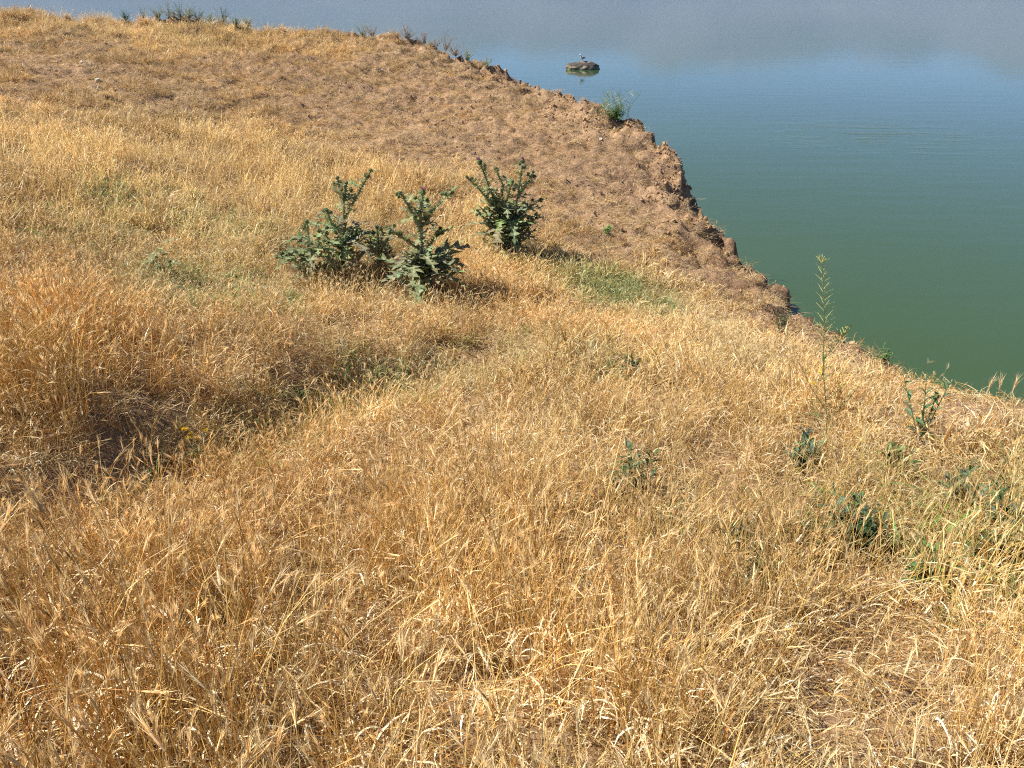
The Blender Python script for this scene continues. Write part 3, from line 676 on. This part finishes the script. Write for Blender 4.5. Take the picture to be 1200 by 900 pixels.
# ------------------------------------------------------------------ other plants
def leafy_weed(name, base, label, cat, h, nst, leafL, col, seed, spread=.35, flowers=0, group=None, dens=1.0, wisps=0):
    rr = random.Random(seed); root = thing(name, base, label, cat, group); st = MB(); fo = MB(); fl = []
    for i in range(nst):
        az = rr.uniform(0, 6.283); p = Vector((rr.uniform(-.015, .015), rr.uniform(-.015, .015), -.01)); ang = rr.uniform(0, spread); n_ = 8; L = h*rr.uniform(.6, 1.0); pp = [p.copy()]
        for k in range(n_):
            ang += rr.uniform(-.08, .12)*spread; d = Vector((math.sin(ang)*math.cos(az), math.sin(ang)*math.sin(az), math.cos(ang))); p = p+d*L/n_; pp.append(p.copy())
            for q in range(2):
                if rr.random() < dens*.75:
                    a2 = rr.uniform(0, 6.283); ll = leafL*rr.uniform(.5, 1.1)*(1-.5*k/n_); u_ = rr.uniform(.0, 1.1)
                    c = tuple(col[j]*rr.uniform(.75, 1.3) for j in range(3)); dd = Vector((math.cos(a2)*math.cos(u_), math.sin(a2)*math.cos(u_), math.sin(u_)))
                    q3 = [p, p+dd*ll*.35+Vector((0, 0, ll*.05)), p+dd*ll*.7, p+dd*ll-Vector((0, 0, ll*.15))]
                    fo.ribbon(q3, [ll*.03, ll*.14, ll*.11, .0003], Vector((-math.sin(a2), math.cos(a2), rr.uniform(-.4, .4))), c, fold=.35)
        st.tube(pp, [.0028*(1-.6*k/n_)*(h/.3)**.5 for k in range(n_+1)], tuple(col[j]*1.3 for j in range(3)), n=4); fl.append(p)
    st.obj('stem', M_GREEN, root)
    if fo.v: fo.obj('foliage', M_GREEN, root)
    for i in range(flowers):
        p = fl[i % len(fl)] + Vector((rr.uniform(-.02, .02), rr.uniform(-.02, .02), rr.uniform(0, .02))); fb = MB()
        for k in range(14):
            a_ = rr.uniform(0, 6.283); e = rr.uniform(0, 1.2); d = Vector((math.cos(a_)*math.cos(e), math.sin(a_)*math.cos(e), math.sin(e))); s_ = d.orthogonal().normalized()*.004
            fb.add([p, p+d*.007+s_, p+d*.015, p+d*.007-s_], [(0, 1, 2, 3)], (.80, .58, .02))
        fb.obj('flower', M_GREEN, root)
    return root
GG = (.10, .17, .06); DG = (.06, .11, .05); GY = (.20, .22, .14); BR = (.26, .19, .12); YG = (.25, .28, .10)
# crest weeds against the lake
CR = [(168,18,.28,'grey-green weed on the mound crest, leftmost of the crest weeds',GY),(185,19,.22,'low grey-green weed second from left on the mound crest',GY),
 (212,20,.26,'thin weed with upright shoots beside the second crest weed',DG),(232,22,.30,'dark upright weed near the middle of the crest weeds',DG),(262,26,.26,'short bushy weed right of the dark upright crest weed',DG),
 (290,28,.24,'grey-green weed at the right end of the crest weed row',GY),(425,36,.30,'feathery dark weed standing alone on the mound crest',GY),(478,48,.24,'brownish weed at the bend of the mound crest',BR),
 (497,53,.26,'brown dry weed beside the brownish crest weed',BR),(522,60,.34,'tallest brown bushy weed on the crest where it starts to fall',BR),(548,72,.28,'dull weed on the falling crest above the lake',GY),(570,80,.20,'small dull weed lowest on the falling crest',GY),(146,17,.15,'short sprig left of the grey-green crest weeds',DG),(198,19,.34,'tall pair of shoots rising between the low and thin crest weeds',GY),(222,21,.22,'grey-green tuft just left of the dark upright crest weed',GY),(246,24,.28,'loose grey-green weed just right of the dark upright crest weed',GY),(276,28,.18,'small sprig between the bushy weed and the end of the row',DG),(436,38,.20,'short dark sprig touching the feathery crest weed',BR),(510,57,.22,'brown stubby weed just before the tallest crest weed',BR),(534,66,.26,'brown dry weed just past the tallest crest weed',BR)]
for i, (u, v, h, lab, c) in enumerate(CR): leafy_weed('weed', at(u, v), lab, 'weed', h*(.95+.12*(i*7 % 5)), 12+(i*5 % 9), .06, tuple(q*1.25 for q in c), 40+i, .7+.12*(i % 4), group='weeds along the mound crest', dens=1.1)
# bush with wispy stalks on the brink
bs = at(722, 133)
bsh = leafy_weed('weed', bs, 'fresh green bushy weed with wispy stalks on the cliff brink', 'weed', .27, 34, .08, (.13, .24, .08), 61, 1.2, dens=1.4)
wm = MB(); rr = random.Random(9)
for i in range(26):
    az = rr.uniform(0, 6.283); pp, d = curve_pts((rr.uniform(-.25, .2), rr.uniform(-.1, .1), 0), az, rr.uniform(.2, .8), rr.uniform(.2, .45), .2, 5)
    wm.tube(pp, [.0025]*3+[.0015]*3, (.22, .27, .12), n=3)
    for k in range(8):
        o = pp[rr.randint(2, 5)]; d2 = Vector((rr.uniform(-1, 1), rr.uniform(-1, 1), rr.uniform(.2, 1))).normalized(); wm.ribbon([o, o+d2*.05, o+d2*.09], [.002, .003, .001], d2.orthogonal(), (.26, .30, .13))
wm.obj('stalk', M_GREEN, bsh)
leafy_weed('weed', at(711, 277), 'tiny bright green weed alone on the bare scarp slope', 'weed', .14, 7, .07, (.14, .26, .07), 62, .8, dens=1.2)
leafy_weed('weed', at(915, 392), 'dark green weed at the foot of the bare scarp', 'weed', .22, 6, .06, DG, 63, .5, dens=1.0)
leafy_weed('weed', at(1035, 425), 'low green weed on the bank edge right of the tall mustard', 'weed', .16, 7, .06, GG, 64, .9, dens=1.1, group='low green weeds along the near bank edge')
leafy_weed('weed', at(1062, 440), 'small yellow-green weed on the bank edge against the lake', 'weed', .14, 6, .05, YG, 65, .9, dens=1.1, group='low green weeds along the near bank edge')
leafy_weed('weed', at(1095, 462), 'spreading green weed at the bank edge nearest the bare patch', 'weed', .16, 8, .06, GG, 66, 1.0, dens=1.1, group='low green weeds along the near bank edge')
leafy_weed('weed', at(1078, 520), 'tall loose weed with hanging grey-green leaves beside the bank edge', 'weed', .42, 5, .09, (.10, .16, .08), 67, .35, dens=.9)
# broad green leaves down in the foreground barley
FW = [(742,575,.24,'dark leafy weed sunk in barley at the middle of the field',DG),(718,590,.16,'low dark weed left of the leafy weed in the mid field',DG),(935,548,.16,'broad-leaved blue-green weed below the tall mustard',(.09,.16,.10)),
 (992,632,.22,'blue-green weed in the barley on the right side',(.08,.15,.09)),(930,660,.18,'dark broad-leaved weed low in the barley',DG),(868,650,.16,'small dark weed left of the broad-leaved dark weed',DG),
 (1185,665,.26,'largest dark green leafy weed at the right margin',(.08,.14,.09)),(1150,680,.18,'low dark weed beside the largest right-hand weed',DG),(1050,560,.14,'small green weed among barley near the bank edge',GG),
 (735,445,.16,'small dark weed at the end of the ditch',DG),(1165,640,.24,'dark leafy weed behind the largest right-hand weed',DG),(1120,600,.20,'grey-green weed between the bank edge weed and the right margin',(.10,.16,.10)),
 (1010,650,.18,'dark weed just right of the blue-green weed',DG),(885,690,.14,'lowest of the dark weeds in the foreground barley',DG),(1085,690,.16,'bright green grassy weed left of the low dark right-hand weed',GG)]
for i, (u, v, h, lab, c) in enumerate(FW): leafy_weed('weed', at(u, v), lab, 'weed', h*1.1, 8, .10, c, 80+i, .6, group='leafy weeds among the barley', dens=1.0)
leafy_weed('wildflower', at(236, 555), 'yellow-flowered plant in the shady ditch', 'wildflower', .26, 5, .05, GG, 99, .35, flowers=6, dens=.9)

# tall mustard
def mustard(base, label, tip, seed):
    H = tip[2]; lx = tip[0]/H
    rr = random.Random(seed); root = thing('mustard_plant', base, label, 'mustard plant'); st = MB(); pod = MB(); lf = MB(); fl = MB()
    main = [Vector((0, 0, 0)), Vector((.008+lx*H*.25, 0, H*.25)), Vector((-.004+lx*H*.5, 0, H*.5)), Vector((.006+lx*H*.75, 0, H*.75)), Vector((lx*H, 0, H))]; Q = []
    for i in range(4):
        for k in range(5): Q.append(main[i].lerp(main[i+1], k/5))
    Q.append(main[-1]); st.tube(Q, [.0028*(1-.6*i/20) for i in range(21)], (.24, .28, .10), n=5)
    for i in range(70):
        f = .55+.45*i/70; o = Q[min(20, int(f*20))].lerp(Q[min(20, int(f*20)+1)], f*20-int(f*20)); a_ = i*2.4; up = .72-.2*rr.random(); L = .088*(1.10-f*.70)
        d = Vector((math.cos(a_)*math.cos(up), math.sin(a_)*math.cos(up), math.sin(up))); pod.tube([o, o+d*L*.25, o+d*L], [.0006, .0012, .0007], (.42, .44, .19), n=3)
    for i in range(12):
        a_ = rr.uniform(0, 6.283); o = Q[-1]+Vector((math.cos(a_), math.sin(a_), 0))*rr.uniform(0, .008); pod.tube([o-Vector((0, 0, .01)), o+Vector((math.cos(a_)*.012, math.sin(a_)*.012, rr.uniform(0, .022)))], [.0010, .0016], (.40, .44, .18), n=4)
    # side branches
    for z0, az, L, tuft in ((.55, 0.2, .14, 1), (.30, 3.0, .24, 0), (.22, 0.1, .2, 0), (.14, 2.2, .16, 0), (.34, -.6, .12, 0)):
        o = Vector((lx*H*z0, 0, H*z0)); d = Vector((math.cos(az)*.6, math.sin(az)*.6, .8)); pp = [o, o+d*L*.5, o+d*L+Vector((0, 0, L*.1))]; st.tube(pp, [.0018, .0015, .001], (.24, .28, .10), n=4)
        bp_ = MB()
        for i in range(22 if tuft else 12):
            f = rr.uniform(.3, 1); q = pp[0].lerp(pp[2], f); a_ = rr.uniform(0, 6.283); dd = Vector((math.cos(a_)*.6, math.sin(a_)*.6, rr.uniform(.3, 1)))*.032
            bp_.tube([q, q+dd], [.0015 if tuft else .0008, .002 if tuft else .001], (.36, .38, .12), n=3)
        bp_.obj('seed_head', M_GREEN, root)
    for i in range(12):
        z0 = rr.uniform(.05, .6)*H; a_ = rr.uniform(0, 6.283); ll = rr.uniform(.04, .1); dd = Vector((math.cos(a_), math.sin(a_), rr.uniform(-.2, .6))); o = Vector((lx*z0, 0, z0)); lf.ribbon([o, o+dd*ll*.5, o+dd*ll-Vector((0, 0, .02))], [.001, ll*.09, .0004], Vector((-math.sin(a_), math.cos(a_), 0)), (.13, .18, .07))
    st.obj('stem', M_GREEN, root); pod.obj('seed_head', M_GREEN, root); lf.obj('foliage', M_GREEN, root)
    for q in range(3):
        fb = MB(); zz = H*rr.uniform(.42, .52); p = Vector((lx*zz+rr.uniform(-.05, .0), rr.uniform(-.03, .03), zz))
        st2 = [Vector((lx*(zz-.06), 0, zz-.06)), p]
        fb.tube(st2, [.0009, .0007], (.24, .28, .1), n=3)
        for k in range(10):
            a_ = rr.uniform(0, 6.283); d = Vector((math.cos(a_), math.sin(a_), rr.uniform(0, 1))).normalized(); s_ = d.orthogonal().normalized()*.003; fb.add([p, p+d*.005+s_, p+d*.010, p+d*.005-s_], [(0, 1, 2, 3)], (.8, .6, .03))
        fb.obj('flower', M_GREEN, root)
    return root
bm_ = at(968, 545)
mustard(bm_, 'tall slender mustard plant in seed rising against the water', px(bm_, [(-5, 240)])[0], 5)
for i, (u, v, h, lab) in enumerate(((1156, 505, .30, 'pale barley head on the bank edge, leftmost of the three'), (1170, 503, .34, 'pale barley head on the bank edge, middle of the three'), (1186, 506, .31, 'pale barley head on the bank edge, rightmost of the three'))):
    b0 = at(u, v); t_ = px(b0, [(0, v-462)])[0]; root = thing('barley_stalk', b0, lab, 'barley stalk', 'pale barley heads standing against the water'); s1 = MB(); s2 = MB()
    top_ = Vector(t_); s1.tube([Vector((0, 0, 0)), top_*.5+Vector((.006, 0, 0)), top_], [.0013, .0012, .001], STEM, n=4); awned_head(s2, top_, Vector((U(-.15, .15), 0, 1)), .10, (.8, .66, .42), 26, .0006)
    s1.obj('stem', M_GREEN, root); s2.obj('seed_head', M_GREEN, root)

# ------------------------------------------------------------------ stones on the mound
def stone(base, r, label, c, seed, group='stones on the mound'):
    import bmesh
    from mathutils import noise as mn
    mb = MB(); bm = bmesh.new(); bmesh.ops.create_icosphere(bm, subdivisions=3, radius=1); rr = random.Random(seed)
    for v in bm.verts:
        f = 1 + .5*mn.noise(v.co*1.2+Vector((seed, 0, 0))) + .3*mn.noise(v.co*3+Vector((seed, 5, 0))); v.co = Vector((v.co.x*1.2, v.co.y*.9, v.co.z*.7))*f*r
    mb.add([v.co for v in bm.verts], [[v.index for v in f.verts] for f in bm.faces], c); bm.free()
    o = mb.obj('stone', M_VERT); o.location = base + Vector((0, 0, r*.12)); o.rotation_euler = (rr.uniform(-.3, .3), rr.uniform(-.3, .3), rr.uniform(0, 6)); tag(o, label, 'stone', group)
WS = (.50, .45, .38)
stone(at(97, 74), .042, 'whitish stone highest on the left of the mound', WS, 1); stone(at(106, 77), .032, 'pale stone touching the highest whitish stone', WS, 2)
stone(at(115, 95), .045, 'pale grey stone lower on the left of the mound', (.44, .40, .35), 3); stone(at(444, 83), .05, 'dark stone on the mound below the crest', (.09, .07, .06), 4)
stone(at(704, 120+44), .022, 'tiny white stone on the bare slope near the cliff brink', (.75, .72, .66), 5)

# ------------------------------------------------------------------ rock in the lake and the gull on it
import bmesh
from mathutils import noise as mn
def onwater(u, v):
    d = ray(u, v); t = -EYE.z/d.z; return EYE + d*t
rk = onwater(683, 81); K = (rk-EYE).length/F
mb = MB(); bm = bmesh.new(); bmesh.ops.create_icosphere(bm, subdivisions=5, radius=1)
cols = []
for v in bm.verts:
    p = v.co; f = 1 + .12*mn.noise(p*1.4+Vector((3, 1, 0))) + .08*mn.noise(p*4) + .06*mn.noise(p*11)
    v.co = Vector((p.x*18.5*K, p.y*12*K, (abs(p.z)**.75*(1 if p.z > 0 else -1))*7.4*K))*f
    zz = v.co.z/(9.5*K) + .22*mn.noise(p*3)
    cols.append((.12, .11, .06) if zz < .16 else ((.24, .20, .13) if zz < .3 else ((.06, .045, .032) if zz < .76 else (.15, .12, .085))))
mb.add([v.co for v in bm.verts], [[v.index for v in f.verts] for f in bm.faces], cols); bm.free()
ro = mb.obj('rock', vmat('lake_rock', .85, 5.0, .6, 1.3, .7, .08), smooth=True); ro.location = rk; tag(ro, 'low brown rock in the lake with a gull standing on it', 'rock')
def gull(base, s, label):
    root = thing('gull', base, label, 'gull', rz=R(50)); W = (.80, .80, .78); G = (.42, .44, .47)
    b = MB()          # body, neck and head in one skin: rings along the spine, facing -X
    ring = [(-.215, .355, .012), (-.20, .36, .034), (-.17, .365, .043), (-.135, .35, .040), (-.11, .315, .036), (-.085, .265, .052), (-.045, .215, .074), (.02, .19, .084), (.09, .185, .075), (.16, .185, .05), (.22, .19, .02)]
    V = []; Fc = []; N = 12
    for i, (x_, z_, r_) in enumerate(ring):
        lean_ = 1.0 if i > 5 else .75
        for k in range(N):
            a_ = 2*math.pi*k/N; V.append((s*(x_+math.sin(a_)*r_*(1-lean_)*.6), s*math.cos(a_)*r_*.85, s*(z_+math.sin(a_)*r_)))
    for i in range(len(ring)-1):
        for k in range(N): Fc.append((i*N+k, i*N+(k+1) % N, (i+1)*N+(k+1) % N, (i+1)*N+k))
    Fc += [tuple(range(N))[::-1], tuple(range((len(ring)-1)*N, len(ring)*N))]; b.add(V, Fc, W); b.obj('body', M_VERT, root, smooth=True)
    for sg in (-1, 1):
        wv = MB(); top_ = [(-.05, .25), (.03, .265), (.12, .235), (.21, .21), (.31, .185)]; bot = [(-.04, .18), (.03, .15), (.12, .155), (.2, .175), (.31, .182)]
        V = [(s*x_, sg*s*(.062+.022*math.sin(math.pi*i/4)), s*z_) for i, (x_, z_) in enumerate(top_)] + [(s*x_, sg*s*(.072+.025*math.sin(math.pi*i/4)), s*z_) for i, (x_, z_) in enumerate(bot)]
        V += [(x_, y_-sg*s*.025, z_) for x_, y_, z_ in V]; Fc = [(i, i+1, i+6, i+5) for i in range(4)] + [(i+10, i+15, i+16, i+11) for i in range(4)] + [(i, i+10, i+11, i+1) for i in range(4)] + [(i+5, i+6, i+16, i+15) for i in range(4)] + [(0, 5, 15, 10)]
        wv.add(V, Fc, [G if (i % 5) < 3 else (.05, .05, .055) for i in range(20)]); wv.obj('wing', M_VERT, root)
        lg = MB(); lg.tube([(s*.03, sg*s*.03, s*.13), (s*.035, sg*s*.03, s*.06), (s*.02, sg*s*.03, 0)], [s*.01, s*.005, s*.006], (.55, .35, .25), n=6)
        for k in (-.5, 0, .5): lg.tube([(s*.02, sg*s*.03, s*.004), (s*(.02-.045*math.cos(k)), s*(sg*.03+.045*math.sin(k)), s*.003)], [s*.005, s*.003], (.55, .35, .25), n=4)
        lg.obj('leg', M_VERT, root)
    t = MB(); t.add([(s*.18, -s*.03, s*.195), (s*.18, s*.03, s*.195), (s*.29, s*.035, s*.19), (s*.29, -s*.035, s*.19), (s*.18, -s*.03, s*.18), (s*.18, s*.03, s*.18), (s*.29, s*.035, s*.184), (s*.29, -s*.035, s*.184)], [(0, 1, 2, 3), (7, 6, 5, 4), (0, 4, 5, 1), (1, 5, 6, 2), (2, 6, 7, 3), (3, 7, 4, 0)], W); t.obj('tail', M_VERT, root)
    k = MB(); k.tube([(-s*.205, 0, s*.357), (-s*.24, 0, s*.355), (-s*.262, 0, s*.343)], [s*.013, s*.011, s*.003], (.75, .5, .05), n=6); k.obj('beak', M_VERT, root)
    for sg in (-1, 1):
        e = MB(); ee = bmesh.new(); bmesh.ops.create_icosphere(ee, subdivisions=1, radius=s*.006)
        e.add([Vector(v.co)+Vector((-s*.185, sg*s*.031, s*.372)) for v in ee.verts], [[v.index for v in f.verts] for f in ee.faces], (.01, .01, .01)); ee.free(); e.obj('eye', M_VERT, root)
# top of the rock below the gull
best = max((v.co for v in ro.data.vertices if abs(v.co.x+3*K) < .12 and abs(v.co.y) < .3), key=lambda c: c.z)
gull(rk + Vector((best.x, best.y, best.z-.01)), 1.15, 'white gull standing on the low rock in the lake')
